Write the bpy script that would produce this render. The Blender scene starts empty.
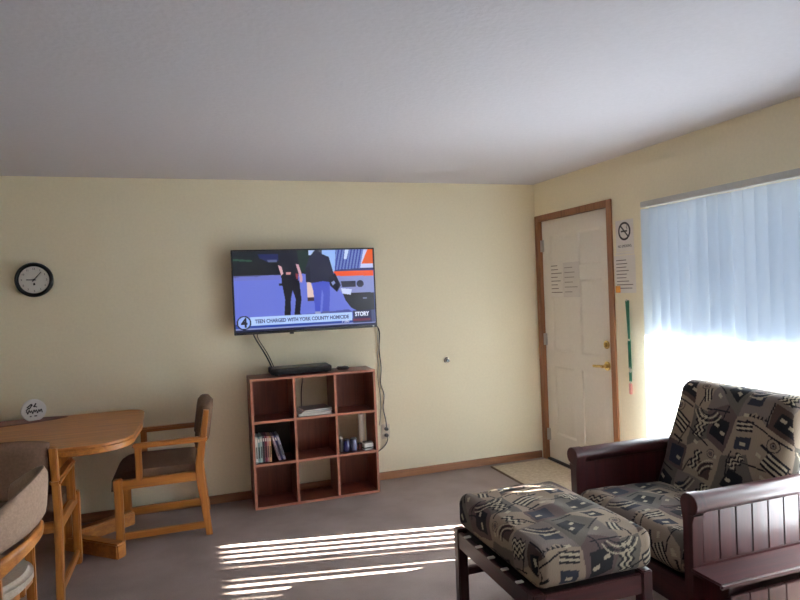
import bpy, bmesh, math, random
import numpy as np
from mathutils import Vector, Matrix
random.seed(7)
PI = math.pi
scene = bpy.context.scene
COL = scene.collection
H = 2.38            # ceiling height

# ------------------------------------------------------------------ materials
def srgb(r, g, b):
    f = lambda c: (c/255/12.92) if c <= 10 else ((c/255+0.055)/1.055)**2.4
    return (f(r), f(g), f(b), 1)

def new_mat(name):
    m = bpy.data.materials.new(name); m.use_nodes = True
    nt = m.node_tree
    return m, nt, nt.nodes['Principled BSDF']

def set_in(b, **k):
    names = dict(rough='Roughness', metal='Metallic', spec='Specular IOR Level', coat='Coat Weight')
    for a, v in k.items(): b.inputs[names[a]].default_value = v

def plain(name, col, rough=.5, metal=0, spec=.5, var=.06, scale=30):
    m, nt, b = new_mat(name)
    n = nt.nodes.new('ShaderNodeTexNoise'); n.inputs['Scale'].default_value = scale
    tc = nt.nodes.new('ShaderNodeTexCoord'); nt.links.new(tc.outputs['Object'], n.inputs['Vector'])
    r = nt.nodes.new('ShaderNodeValToRGB')
    r.color_ramp.elements[0].position = .3; r.color_ramp.elements[1].position = .7
    r.color_ramp.elements[0].color = tuple(c*(1-var) for c in col[:3])+(1,)
    r.color_ramp.elements[1].color = tuple(min(1, c*(1+var)) for c in col[:3])+(1,)
    nt.links.new(n.outputs['Fac'], r.inputs['Fac']); nt.links.new(r.outputs['Color'], b.inputs['Base Color'])
    set_in(b, rough=rough, metal=metal, spec=spec)
    return m

def bumpy(name, col, scale, strength, dist=.002, rough=.8, var=.05, detail=4, scale2=None, spec=.3):
    m = plain(name, col, rough, 0, spec, var, scale2 or scale)
    nt = m.node_tree; b = nt.nodes['Principled BSDF']
    n = nt.nodes.new('ShaderNodeTexNoise'); n.inputs['Scale'].default_value = scale; n.inputs['Detail'].default_value = detail
    tc = nt.nodes.new('ShaderNodeTexCoord'); nt.links.new(tc.outputs['Object'], n.inputs['Vector'])
    bp = nt.nodes.new('ShaderNodeBump'); bp.inputs['Strength'].default_value = strength; bp.inputs['Distance'].default_value = dist
    nt.links.new(n.outputs['Fac'], bp.inputs['Height']); nt.links.new(bp.outputs['Normal'], b.inputs['Normal'])
    return m

def wood(name, dark, light, axis='x', rough=.4, scale=6, spec=.5, coat=0):
    m, nt, b = new_mat(name)
    tc = nt.nodes.new('ShaderNodeTexCoord'); mp = nt.nodes.new('ShaderNodeMapping')
    s = [scale*4]*3; s['xyz'.index(axis)] = scale*.22
    mp.inputs['Scale'].default_value = s
    n = nt.nodes.new('ShaderNodeTexNoise'); n.inputs['Scale'].default_value = 1.6
    n.inputs['Detail'].default_value = 6; n.inputs['Distortion'].default_value = .6
    n2 = nt.nodes.new('ShaderNodeTexNoise'); n2.inputs['Scale'].default_value = 9; n2.inputs['Detail'].default_value = 3
    mx = nt.nodes.new('ShaderNodeMath'); mx.operation = 'MULTIPLY_ADD'; mx.inputs[1].default_value = .3
    r = nt.nodes.new('ShaderNodeValToRGB')
    r.color_ramp.elements[0].position = .38; r.color_ramp.elements[1].position = .82
    r.color_ramp.elements[0].color = dark; r.color_ramp.elements[1].color = light
    L = nt.links.new
    L(tc.outputs['Object'], mp.inputs['Vector']); L(mp.outputs['Vector'], n.inputs['Vector']); L(mp.outputs['Vector'], n2.inputs['Vector'])
    L(n2.outputs['Fac'], mx.inputs[0]); L(n.outputs['Fac'], mx.inputs[2]); L(mx.outputs[0], r.inputs['Fac'])
    L(r.outputs['Color'], b.inputs['Base Color'])
    set_in(b, rough=rough, spec=spec, coat=coat)
    return m

def carpet_mat():
    m, nt, b = new_mat('carpet_pile')
    tc = nt.nodes.new('ShaderNodeTexCoord')
    n = nt.nodes.new('ShaderNodeTexNoise'); n.inputs['Scale'].default_value = 3.0; n.inputs['Detail'].default_value = 5
    f = nt.nodes.new('ShaderNodeTexNoise'); f.inputs['Scale'].default_value = 160; f.inputs['Detail'].default_value = 3
    mx = nt.nodes.new('ShaderNodeMath'); mx.operation = 'MULTIPLY_ADD'; mx.inputs[1].default_value = .55
    r = nt.nodes.new('ShaderNodeValToRGB')
    r.color_ramp.elements[0].position = .5; r.color_ramp.elements[1].position = 1.0
    r.color_ramp.elements[0].color = srgb(131, 117, 112); r.color_ramp.elements[1].color = srgb(158, 142, 136)
    L = nt.links.new
    for t in (n, f): L(tc.outputs['Object'], t.inputs['Vector'])
    L(f.outputs['Fac'], mx.inputs[0]); L(n.outputs['Fac'], mx.inputs[2]); L(mx.outputs[0], r.inputs['Fac'])
    L(r.outputs['Color'], b.inputs['Base Color'])
    bp = nt.nodes.new('ShaderNodeBump'); bp.inputs['Strength'].default_value = .5; bp.inputs['Distance'].default_value = .004
    L(f.outputs['Fac'], bp.inputs['Height']); L(bp.outputs['Normal'], b.inputs['Normal'])
    set_in(b, rough=.95, spec=.1)
    return m

def attr_mat(name, emit=None, rough=.85):
    m, nt, b = new_mat(name)
    a = nt.nodes.new('ShaderNodeAttribute'); a.attribute_name = 'Col'
    if emit:
        b.inputs['Base Color'].default_value = (.006, .006, .008, 1)
        nt.links.new(a.outputs['Color'], b.inputs['Emission Color']); b.inputs['Emission Strength'].default_value = emit
        set_in(b, rough=rough)
    else:
        n = nt.nodes.new('ShaderNodeTexNoise'); n.inputs['Scale'].default_value = 260; n.inputs['Detail'].default_value = 2
        tc = nt.nodes.new('ShaderNodeTexCoord'); nt.links.new(tc.outputs['Object'], n.inputs['Vector'])
        nt.links.new(a.outputs['Color'], b.inputs['Base Color'])
        bp = nt.nodes.new('ShaderNodeBump'); bp.inputs['Strength'].default_value = .35; bp.inputs['Distance'].default_value = .002
        nt.links.new(n.outputs['Fac'], bp.inputs['Height']); nt.links.new(bp.outputs['Normal'], b.inputs['Normal'])
        set_in(b, rough=rough, spec=.2)
    return m

def emit_mat(name, col, s=1):
    m, nt, b = new_mat(name)
    b.inputs['Base Color'].default_value = (.01, .01, .01, 1)
    b.inputs['Emission Color'].default_value = col; b.inputs['Emission Strength'].default_value = s
    return m

def slat_mat(name, fac):
    m = bpy.data.materials.new(name); m.use_nodes = True; nt = m.node_tree; nt.nodes.clear()
    o = nt.nodes.new('ShaderNodeOutputMaterial'); d = nt.nodes.new('ShaderNodeBsdfDiffuse'); t = nt.nodes.new('ShaderNodeBsdfTranslucent')
    mx = nt.nodes.new('ShaderNodeMixShader'); mx.inputs[0].default_value = fac
    d.inputs['Color'].default_value = (.46, .53, .60, 1); t.inputs['Color'].default_value = (.74, .82, .95, 1)
    L = nt.links.new; L(d.outputs[0], mx.inputs[1]); L(t.outputs[0], mx.inputs[2]); L(mx.outputs[0], o.inputs[0])
    return m

def glass_mat():
    m = bpy.data.materials.new('window_glass'); m.use_nodes = True; nt = m.node_tree; nt.nodes.clear()
    o = nt.nodes.new('ShaderNodeOutputMaterial'); d = nt.nodes.new('ShaderNodeBsdfTransparent'); g = nt.nodes.new('ShaderNodeBsdfGlossy')
    g.inputs['Roughness'].default_value = .02; d.inputs['Color'].default_value = (.94, .96, .95, 1)
    mx = nt.nodes.new('ShaderNodeMixShader'); mx.inputs[0].default_value = .06
    L = nt.links.new; L(d.outputs[0], mx.inputs[1]); L(g.outputs[0], mx.inputs[2]); L(mx.outputs[0], o.inputs[0])
    return m

M = {}
M['wall'] = bumpy('cream_wall_paint', srgb(242, 234, 206), 55, .22, .003, .75, .02, 4)
M['ceil'] = bumpy('ceiling_texture', srgb(200, 198, 203), 48, .45, .004, .85, .02, 5)
M['carpet'] = carpet_mat()
for a in 'xyz':
    M['oak_'+a] = wood('honey_oak_'+a, srgb(128, 72, 26), srgb(178, 114, 50), a, .38)
    M['cherry_'+a] = wood('cherry_laminate_'+a, srgb(84, 36, 22), srgb(118, 58, 38), a, .42)
    M['maho_'+a] = wood('dark_mahogany_'+a, srgb(36, 13, 15), srgb(63, 25, 25), a, .38, spec=.35, coat=.05)
    M['trim_'+a] = wood('brown_trim_wood_'+a, srgb(112, 72, 44), srgb(152, 103, 68), a, .5)
M['door'] = bumpy('door_paint', srgb(234, 230, 220), 40, .05, .001, .5, .02)
M['black'] = plain('black_plastic', (.012, .012, .013, 1), .35)
M['matte_black'] = plain('matte_black', (.02, .02, .02, 1), .7)
M['cable'] = plain('black_cable', (.018, .017, .016, 1), .5)
M['grey_cable'] = plain('grey_cable', srgb(120, 112, 100), .5)
M['white'] = plain('white_plastic', srgb(228, 226, 220), .45, var=.02)
M['ivory'] = plain('ivory_plastic', srgb(222, 212, 190), .4, var=.02)
M['paper'] = plain('paper', srgb(232, 228, 220), .8, var=.03, scale=8)
M['paper_grey'] = plain('grey_paper', srgb(218, 213, 206), .8, var=.03, scale=8)
M['ink'] = plain('ink', (.03, .028, .026, 1), .8)
M['ink_soft'] = plain('faded_ink', srgb(105, 98, 88), .8)
M['brass'] = plain('polished_brass', srgb(214, 190, 130), .22, 1, var=.03)
M['steel'] = plain('brushed_steel', srgb(190, 188, 184), .35, 1, var=.03)
M['alu'] = plain('blind_rail_white', srgb(196, 198, 194), .4, 0, var=.03)
M['dark'] = plain('dark_board', srgb(34, 28, 24), .7)  # plain dark board colour for one back panel and the cushion platforms
M['fabric_brown'] = bumpy('brown_weave', srgb(98, 75, 60), 300, .5, .002, .9, .12, 2, 90, .15)
M['fabric_taupe'] = bumpy('taupe_weave', srgb(150, 126, 108), 300, .5, .002, .9, .10, 2, 90, .15)
M['fabric_light'] = bumpy('light_taupe_weave', srgb(176, 164, 150), 300, .5, .002, .9, .08, 2, 90, .15)
M['slat'] = slat_mat('blind_vinyl', .60); M['fill_pane'] = slat_mat('fill_window_pane', .8); M['glass'] = glass_mat()  # blind vinyl, translucent pane of the added fill window, clear glass
M['concrete'] = bumpy('porch_concrete', srgb(46, 46, 49), 30, .3, .004, .9, .08, spec=0)
M['gravel'] = bumpy('gravel', srgb(44, 48, 55), 60, .4, .01, .95, .1, spec=0)
M['soffit'] = plain('porch_soffit', srgb(44, 42, 42), .8)
M['rug'] = bumpy('beige_rug', srgb(188, 172, 150), 120, .5, .004, .95, .12, 3, 45, .1)
M['rug_edge'] = plain('rug_binding', srgb(104, 82, 66), .9)
M['mat'] = bumpy('plum_placemat', srgb(112, 78, 74), 200, .3, .001, .8, .1)
M['green'] = plain('green_ribbon', srgb(20, 104, 76), .6, var=.12, scale=40)
M['pink'] = plain('pink_tag', srgb(222, 150, 140), .5, var=.1)
M['orange'] = plain('orange_sticker', srgb(222, 150, 50), .6)
M['fabric_jazz'] = attr_mat('abstract_print_upholstery')
M['screen'] = attr_mat('lit_screen', 1.0, .25)

# ------------------------------------------------------------------ mesh helpers
def bm_box(x0, x1, y0, y1, z0, z1, bev=0, seg=2):
    b = bmesh.new()
    v = [b.verts.new((x, y, z)) for z in (z0, z1) for y in (y0, y1) for x in (x0, x1)]
    for f in ((0, 2, 3, 1), (4, 5, 7, 6), (0, 1, 5, 4), (2, 6, 7, 3), (0, 4, 6, 2), (1, 3, 7, 5)):
        b.faces.new([v[i] for i in f])
    if bev: bmesh.ops.bevel(b, geom=b.edges[:], offset=bev, segments=seg, affect='EDGES', clamp_overlap=True)
    return b

class MB:
    def __init__(s): s.b = bmesh.new()
    def add(s, b, mat=None):
        me = bpy.data.meshes.new('tmp'); b.to_mesh(me); b.free()
        if mat is not None: me.transform(mat)
        s.b.from_mesh(me); bpy.data.meshes.remove(me); return s
    def box(s, x0, x1, y0, y1, z0, z1, bev=0, seg=2, mat=None):
        a = sorted((x0, x1)); c = sorted((y0, y1)); d = sorted((z0, z1))
        return s.add(bm_box(*a, *c, *d, bev, seg), mat)
    def bar(s, p, q, w, t, bev=.004, up=(0, 0, 1)):
        # rectangular bar from p to q; w across (sideways), t along up
        p, q = Vector(p), Vector(q); d = q-p; L = d.length; z = d.normalized(); u = Vector(up)
        x = u.cross(z)
        if x.length < 1e-4: x = Vector((1, 0, 0)).cross(z)
        x.normalize(); y = z.cross(x)
        m = Matrix((x, y, z)).transposed().to_4x4(); m.translation = p
        return s.add(bm_box(-w/2, w/2, -t/2, t/2, 0, L, bev), m)
    def cyl(s, p, q, r, r2=None, n=24, bev=0):
        p, q = Vector(p), Vector(q); d = q-p
        b = bmesh.new(); bmesh.ops.create_cone(b, cap_ends=True, segments=n, radius1=r, radius2=r if r2 is None else r2, depth=d.length)
        if bev:
            e = [e for e in b.edges if len(e.link_faces) == 2 and any(len(f.verts) > 4 for f in e.link_faces)]
            bmesh.ops.bevel(b, geom=e, offset=bev, segments=2, affect='EDGES')
        m = d.to_track_quat('Z', 'Y').to_matrix().to_4x4(); m.translation = (p+q)/2
        return s.add(b, m)
    def lathe(s, prof, n=32, mat=None):
        b = bmesh.new(); rings = []
        for r, z in prof:
            rings.append([b.verts.new((r*math.cos(2*PI*i/n), r*math.sin(2*PI*i/n), z)) for i in range(n)])
        for a, c in zip(rings, rings[1:]):
            for i in range(n): b.faces.new((a[i], a[(i+1) % n], c[(i+1) % n], c[i]))
        b.faces.new(rings[0][::-1]); b.faces.new(rings[-1])
        bmesh.ops.remove_doubles(b, verts=b.verts[:], dist=1e-6)
        return s.add(b, mat)
    def tube(s, pts, r, n=8, smooth=True):
        P = [Vector(p) for p in pts]
        if smooth and len(P) > 2:
            Q = []
            E = [P[0]*2-P[1]]+P+[P[-1]*2-P[-2]]
            for i in range(1, len(E)-2):
                a, b_, c, d = E[i-1:i+3]
                for k in range(6):
                    t = k/6
                    Q.append(.5*((2*b_)+(c-a)*t+(2*a-5*b_+4*c-d)*t*t+(3*b_-a-3*c+d)*t**3))
            Q.append(P[-1]); P = Q
        b = bmesh.new(); rings = []; up = Vector((.3, .9, .2)).normalized()
        for i, p in enumerate(P):
            t = (P[min(i+1, len(P)-1)]-P[max(i-1, 0)]).normalized()
            x = up.cross(t)
            if x.length < 1e-3: x = Vector((1, 0, 0)).cross(t)
            x.normalize(); y = t.cross(x)
            rings.append([b.verts.new(p+x*r*math.cos(2*PI*k/n)+y*r*math.sin(2*PI*k/n)) for k in range(n)])
        for a, c in zip(rings, rings[1:]):
            for k in range(n): b.faces.new((a[k], a[(k+1) % n], c[(k+1) % n], c[k]))
        b.faces.new(rings[0][::-1]); b.faces.new(rings[-1])
        return s.add(b)
    def prism(s, poly, z0, z1, bev=0, mat=None):
        # polygon in local xy extruded along z
        b = bmesh.new()
        f = b.faces.new([b.verts.new((x, y, z0)) for x, y in poly])
        r = bmesh.ops.extrude_face_region(b, geom=[f])
        bmesh.ops.translate(b, verts=[v for v in r['geom'] if isinstance(v, bmesh.types.BMVert)], vec=(0, 0, z1-z0))
        bmesh.ops.recalc_face_normals(b, faces=b.faces[:])
        if bev:
            e = [e for e in b.edges if any(len(f.verts) > 4 or True for f in e.link_faces) and abs(e.verts[0].co.z-e.verts[1].co.z) < 1e-6]
            bmesh.ops.bevel(b, geom=e, offset=bev, segments=3, affect='EDGES', clamp_overlap=True)
        return s.add(b, mat)

def finish(me, ang=40):
    for p in me.polygons: p.use_smooth = True
    me.set_sharp_from_angle(angle=math.radians(ang))

def obj(name, mb, mat, parent=None, ang=40, off=None):
    b = mb.b if isinstance(mb, MB) else mb
    bmesh.ops.recalc_face_normals(b, faces=b.faces[:])
    me = bpy.data.meshes.new(name); b.to_mesh(me); b.free()
    if off is not None: me.transform(Matrix.Translation(-Vector(off)))
    me.materials.append(mat); finish(me, ang)
    o = bpy.data.objects.new(name, me); COL.objects.link(o)
    if parent: o.parent = parent
    return o

def obj_at(name, mb, mat, loc, rotz=0):
    o = obj(name, mb, mat); o.location = loc; o.rotation_euler = (0, 0, rotz); return o

def tag(o, label, cat, group=None):
    o['label'] = label; o['category'] = cat
    if group: o['group'] = group
    return o

def thing(name, label, cat, loc=(0, 0, 0), rotz=0, group=None):
    o = bpy.data.objects.new(name, None); COL.objects.link(o); o.empty_display_size = .1
    o.location = loc; o.rotation_euler = (0, 0, rotz)
    return tag(o, label, cat, group)

def struct(name, mb, mat, parent=None):
    o = obj(name, mb, mat, parent)
    if not parent: o['kind'] = 'structure'
    return o

def wpart(name, mb, mat, root, ang=40):     # built in world coordinates, root unrotated
    return obj(name, mb, mat, root, ang, off=root.location)

def pyobj(name, V, F, mat, parent=None, cols=None, smooth=True):
    me = bpy.data.meshes.new(name); me.from_pydata([tuple(v) for v in V], [], [tuple(f) for f in F])
    if cols is not None:
        a = me.color_attributes.new('Col', 'FLOAT_COLOR', 'POINT')
        a.data.foreach_set('color', np.ascontiguousarray(cols, dtype=np.float32).ravel())
    me.materials.append(mat)
    if smooth:
        for p in me.polygons: p.use_smooth = True
    me.update()
    o = bpy.data.objects.new(name, me); COL.objects.link(o)
    if parent: o.parent = parent
    return o

def text_part(name, body, mat, parent, mtx, size, depth=.0004, align='LEFT', width=None, bold=0):
    c = bpy.data.curves.new(name, 'FONT'); c.body = body; c.size = size; c.extrude = depth; c.align_x = align; c.resolution_u = 3; c.offset = bold
    t = bpy.data.objects.new(name, c); COL.objects.link(t)
    bpy.context.view_layer.update()
    dg = bpy.context.evaluated_depsgraph_get()
    me = bpy.data.meshes.new_from_object(t.evaluated_get(dg))
    bpy.data.objects.remove(t); bpy.data.curves.remove(c)
    if width:
        xs = [v.co.x for v in me.vertices]; k = width/(max(xs)-min(xs)); x0 = min(xs)
        for v in me.vertices: v.co.x = (v.co.x-(x0 if align == 'LEFT' else 0))*k
    me.transform(mtx)
    me.materials.clear(); me.materials.append(mat); me.name = name
    o = bpy.data.objects.new(name, me); COL.objects.link(o); o.parent = parent
    return o

def lerp(a, b, t): return a+(b-a)*t

# ------------------------------------------------------------------ camera
R_ = Vector((0.94683676, -0.31906842, -0.04117641)); U_ = Vector((0.04420741, 0.00226017, 0.99901982)); W_ = Vector((0.31866261, 0.94772899, -0.0162452))
cam = bpy.data.cameras.new('camera'); co = bpy.data.objects.new('camera', cam); COL.objects.link(co)
m = Matrix((R_, U_, -W_)).transposed().to_4x4(); m.translation = (-2.86765, -4.75536, 1.51380)
co.matrix_world = m
cam.sensor_fit = 'HORIZONTAL'; cam.sensor_width = 36; cam.lens = 620.84/800*36; cam.clip_start = .02
scene.camera = co

# ------------------------------------------------------------------ room shell
XL, YF = -6.2, -6.9
b = MB(); b.box(XL-.15, .0, YF-.15, .15, -.12, 0); struct('floor', b, M['carpet'])
b = MB(); b.box(XL-.15, .15, YF-.15, .15, H, H+.12); struct('ceiling', b, M['ceil'])
b = MB(); b.box(XL-.15, .15, 0, .15, 0, H); struct('wall_back', b, M['wall'])
b = MB(); b.box(XL-.15, XL, YF, 0, 0, H); struct('wall_left', b, M['wall'])
b = MB(); b.box(XL-.15, .15, YF-.15, YF, 0, H); struct('wall_front', b, M['wall'])
DY0, DY1, DZ = -.045, -1.012, 2.075           # door opening
WY0, WY1, WZ0, WZ1 = -1.385, -3.36, .06, 2.0  # patio window opening
XY0, XY1, XZ0, XZ1 = -4.35, -5.05, 1.14, 2.0    # unseen window added behind the camera for fill light
b = MB()
b.box(0, .15, 0, DY0, 0, H); b.box(0, .15, DY0, DY1, DZ, H); b.box(0, .15, DY1, WY0, 0, H)
b.box(0, .15, WY0, WY1, WZ1, H); b.box(0, .15, WY0, WY1, -.12, WZ0); b.box(0, .15, WY1, XY0, 0, H); b.box(0, .15, XY0, XY1, XZ1, H); b.box(0, .15, XY0, XY1, 0, XZ0); b.box(0, .15, XY1, YF, 0, H)
b.box(0, .15, DY0, DY1, -.12, 0)
struct('wall_right', b, M['wall'])
b = MB(); b.box(XL, -.018, -.014, 0, 0, .062, .004); struct('baseboard_back', b, M['trim_x'])
b = MB(); b.box(-.012, 0, -1.06, WY0+.01, 0, .062, .004); b.box(-.012, 0, WY1, YF, 0, .062, .004); struct('baseboard_right', b, M['trim_y'])
b = MB(); b.box(XL, XL+.014, YF, -.014, 0, .062, .004); struct('baseboard_left', b, M['trim_y'])
# door casing
b = MB(); b.box(-.016, 0, -.072, -.016, 0, 2.1, .003); b.box(-.016, 0, -1.046, -.99, 0, 2.1, .003); b.box(-.016, 0, -.99, -.072, 2.05, 2.1, .003)
b.box(-.0, .1, -.072, -.045, 0, 2.075); b.box(-.0, .1, -1.012, -.99, 0, 2.075); b.box(0, .1, -.99, -.072, 2.05, 2.075)
struct('trim_1', b, M['trim_z'])
b = MB(); b.box(-.005, .15, -.99, -.072, 0, .016, .004); struct('trim_2', b, M['matte_black'])

# door: one slab with six raised panels, hardware as children
door = bpy.data.objects.new('door_1', None); COL.objects.link(door); door.location = (.02, -.531, .018); door['kind'] = 'structure'
DW, DH = .912, 2.03
def door_slab():
    ys = [-DW/2, -DW/2+.115, -.055, .055, DW/2-.115, DW/2]
    zs = [0, .22, .80, .93, 1.52, 1.63, 1.90, DH]
    b = bmesh.new(); V = {}
    for i, y in enumerate(ys):
        for k, z in enumerate(zs): V[i, k] = b.verts.new((0, y, z))
    pan = []
    for i in range(5):
        for k in range(7):
            f = b.faces.new((V[i, k], V[i, k+1], V[i+1, k+1], V[i+1, k]))
            if i in (1, 3) and k in (1, 3, 5): pan.append(f)
    for f in pan:
        r = bmesh.ops.inset_region(b, faces=[f], thickness=.022, depth=0)
        bmesh.ops.translate(b, verts=f.verts, vec=(.010, 0, 0))
        bmesh.ops.inset_region(b, faces=[f], thickness=.012, depth=0)
        bmesh.ops.inset_region(b, faces=[f], thickness=.03, depth=0)
        bmesh.ops.translate(b, verts=f.verts, vec=(-.008, 0, 0))
    e = [e for e in b.edges if e.is_boundary]
    r = bmesh.ops.extrude_edge_only(b, edges=e)
    vs = [g for g in r['geom'] if isinstance(g, bmesh.types.BMVert)]
    bmesh.ops.translate(b, verts=vs, vec=(.042, 0, 0))
    bmesh.ops.contextual_create(b, geom=[g for g in r['geom'] if isinstance(g, bmesh.types.BMEdge)])
    return b
obj('door_slab', door_slab(), M['door'], door, 25)
hb = MB(); hb.cyl((0, -.38, .872), (-.012, -.38, .872), .034, n=28, bev=.003); hb.cyl((-.01, -.38, .872), (-.05, -.38, .872), .012)
hb.tube([(-.05, -.385, .872), (-.055, -.36, .873), (-.054, -.31, .868), (-.05, -.275, .866)], .0105, 10); obj('door_lever', hb, M['brass'], door)
hb = MB(); hb.cyl((0, -.382, 1.03), (-.014, -.382, 1.03), .031, n=28, bev=.004); hb.box(-.03, -.013, -.388, -.376, 1.012, 1.048, .003); obj('deadbolt', hb, M['brass'], door)
for z in (.2, 1.02, 1.82):
    hb = MB(); hb.cyl((-.012, .457, z-.05), (-.012, .457, z+.05), .008, n=12); hb.box(-.004, .002, .43, .462, z-.05, z+.05); obj('hinge', hb, M['steel'], door)

# window: patio glass in a white frame
win = bpy.data.objects.new('window_1', None); COL.objects.link(win); win['kind'] = 'structure'; win.location = (.1, (WY0+WY1)/2, WZ0)
b = MB()
b.box(.07, .13, WY0, WY0-.032, WZ0, WZ1, .003); b.box(.07, .13, WY1+.05, WY1, WZ0, WZ1, .003)
b.box(.07, .13, WY0-.032, WY1+.05, WZ1-.05, WZ1, .003); b.box(.07, .13, WY0-.032, WY1+.05, WZ0, WZ0+.05, .003)
wpart('window_frame', b, M['white'], win)
b = MB(); b.box(.097, .103, WY0-.032, WY1+.05, WZ0+.05, WZ1-.05); wpart('window_pane', b, M['glass'], win)

fill_win = bpy.data.objects.new('added_fill_window', None); COL.objects.link(fill_win); fill_win['kind'] = 'structure'; fill_win.location = (.1, (XY0+XY1)/2, XZ0)  # out-of-view window, put in to help light the room
b = MB()
for a, c, d, e in ((XY0, XY0-.05, XZ0, XZ1), (XY1+.05, XY1, XZ0, XZ1), (XY0-.05, XY1+.05, XZ1-.05, XZ1), (XY0-.05, XY1+.05, XZ0, XZ0+.05), ((XY0+XY1)/2+.02, (XY0+XY1)/2-.02, XZ0+.05, XZ1-.05)):
    b.box(.07, .13, a, c, d, e, .003)
wpart('window_frame', b, M['white'], fill_win)
b = MB(); b.box(.097, .103, XY0-.05, XY1+.05, XZ0+.05, XZ1-.05); wpart('window_pane', b, M['fill_pane'], fill_win)

# outdoors, seen only as light behind the blind: porch slab, porch roof, gravel
b = MB(); b.box(.15, 3.2, -9, 3, -.14, -.04); o = struct('ground_porch', b, M['concrete'])
b = MB(); b.box(3.2, 30, -30, 20, -.3, -.1); o = struct('ground_gravel', b, M['gravel'])
b = MB(); b.box(.15, 2.82, -4.05, 3, H, H+.16); o = struct('roof_porch', b, M['soffit'])

# ------------------------------------------------------------------ vertical blind
bl = thing('vertical_blind', 'white vertical slat blind closed across the bright patio window', 'blind', (-.045, -2.36, .1))
b = MB(); b.box(-.075, -.012, -1.422, -3.40, 1.984, 2.02, .004); wpart('headrail', b, M['alu'], bl)
SP, SW = .078, .089
ang = [-35, -41, -37, -27, -16, -9, -36, -38, -32, -3, -8, -24, -30, -24, -3] + [-12, -3, -8, -14, -5]*12
k = 0; y = -1.457
while y > -3.37:
    th = math.radians(ang[k]+random.uniform(-1.2, 1.2))
    z0, z1 = .12, 1.972
    n = 6; b = bmesh.new(); prev = None
    for j in range(n+1):
        s = (j/n-.5)*SW; cv = .013*(1-(2*j/n-1)**2)
        dx = s*math.sin(th)-cv*math.cos(th); dy = s*math.cos(th)+cv*math.sin(th)
        a = b.verts.new((-.045+dx, y+dy, z0)); c = b.verts.new((-.045+dx, y+dy, z1))
        if prev: b.faces.new((prev[0], a, c, prev[1]))
        prev = (a, c)
    sl = wpart('slat', b, M['slat'], bl)
    cb = MB(); cb.box(-.05, -.04, y-.012, y+.012, 1.962, 1.988, .002); o = wpart('hanger_clip', cb, M['white'], sl, 30)
    # clip lives in the thing's frame: slats carry no own offset
    y -= SP; k += 1

# ------------------------------------------------------------------ television
TX, TW, TZ, TR = -2.5813, 1.0826, 1.2311, .0134
TH = TW/1.745
tv = thing('television', 'flat black television showing a news broadcast, mounted on the cream wall', 'television', (TX+TW/2, -.1, TZ), TR)
hw = TW/2
b = MB(); b.box(-hw, hw, .0, .028, 0, TH, .006); b.box(-hw*.62, hw*.62, .026, .055, .06, TH*.62, .012)
obj('casing', b, M['black'], tv)
bz = .011
b = MB()
b.box(-hw, -hw+bz, -.006, .002, 0, TH, .002); b.box(hw-bz, hw, -.006, .002, 0, TH, .002)
b.box(-hw+bz, hw-bz, -.006, .002, TH-bz, TH, .002); b.box(-hw+bz, hw-bz, -.006, .002, 0, .02, .002)
obj('bezel', b, M['black'], tv)
b = MB(); b.box(-.2, .2, .054, .1, .2, .42, .004); obj('wall_bracket', b, M['matte_black'], tv)
b = MB(); b.box(-.14, -.11, -.002, .01, -.012, .002, .002); obj('sensor_foot', b, M['black'], tv)
b = MB(); b.cyl((hw-.03, -.008, .011), (hw-.03, -.005, .011), .007, n=12); obj('maker_badge', b, M['steel'], tv)
# the broadcast picture, rasterised on the screen's own grid
def inpoly(U, V, P):
    r = np.zeros(U.shape, bool); n = len(P)
    for i in range(n):
        x0, y0 = P[i]; x1, y1 = P[(i+1) % n]
        if y0 == y1: continue
        c = ((y0 > V) != (y1 > V)) & (U < (x1-x0)*(V-y0)/(y1-y0)+x0)
        r ^= c
    return r
NU, NV = 300, 168
sx0, sx1, sz0, sz1 = -hw+bz, hw-bz, .02, TH-bz
uu, vv = np.meshgrid(np.linspace(0, 1, NU), np.linspace(0, 1, NV))
img = np.zeros((NV, NU, 4)); img[..., 3] = 1
def paint(mask, c, a=1.0): img[mask] = img[mask]*(1-a)+np.array(srgb(*c))*a
def P(*pts): return inpoly(uu, vv, [(x/100, y/100) for x, y in pts])
wob = .012*np.sin(uu*37+2)+.01*np.sin(uu*91)
paint(vv > -1, (104, 118, 214))
paint(vv < .32-.05*uu+wob*.3, (16, 20, 30))
paint((vv < .27) & (uu > .42) & (uu < .53), (22, 44, 40))
paint((vv < .06) & (uu > .525) & (uu < .57), (176, 196, 236))
paint((vv < .30) & (uu > .62) & (uu < .75), (150, 184, 240))
paint(P((0, 9), (13, 11), (13, 13), (0, 11.5)), (52, 92, 72)); paint(P((17, 4), (31, 4), (31, 13), (24, 14), (18, 9)), (26, 36, 92))
paint(P((23, 11), (30, 11), (30, 14), (24, 14)), (92, 100, 140))
paint((vv > .3) & (vv < .36) & (uu < .32), (112, 116, 190), .6)
# striped load and vehicle on the right
paint(P((72, 0), (93, 0), (91, 27), (71, 27)), (108, 128, 196))
paint(P((72, 0), (93, 0), (91, 27), (71, 27)) & (np.sin((uu*1.0+vv*.12)*2*PI*42) > .1), (52, 66, 150))
paint(P((79, 0), (82, 0), (80, 12), (78, 12)), (200, 216, 246))
paint(P((93, 0), (100, 0), (100, 24), (90, 24)), (196, 202, 240))
paint(P((96, 0), (100, 0), (100, 19), (91, 19)), (226, 92, 34))
paint(P((71, 26), (100, 24), (100, 34), (70, 33)), (50, 56, 110))
paint(P((70, 28), (100, 28), (100, 35), (71, 34)), (236, 84, 36))
paint(P((69, 34), (100, 35), (100, 60), (78, 62), (72, 48)), (132, 140, 196))
paint(P((75, 41), (86, 41), (86, 49), (76, 49)), (22, 24, 48)); paint(((uu-.895)**2*3.1+(vv-.45)**2) < .0022, (24, 26, 50))
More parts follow.
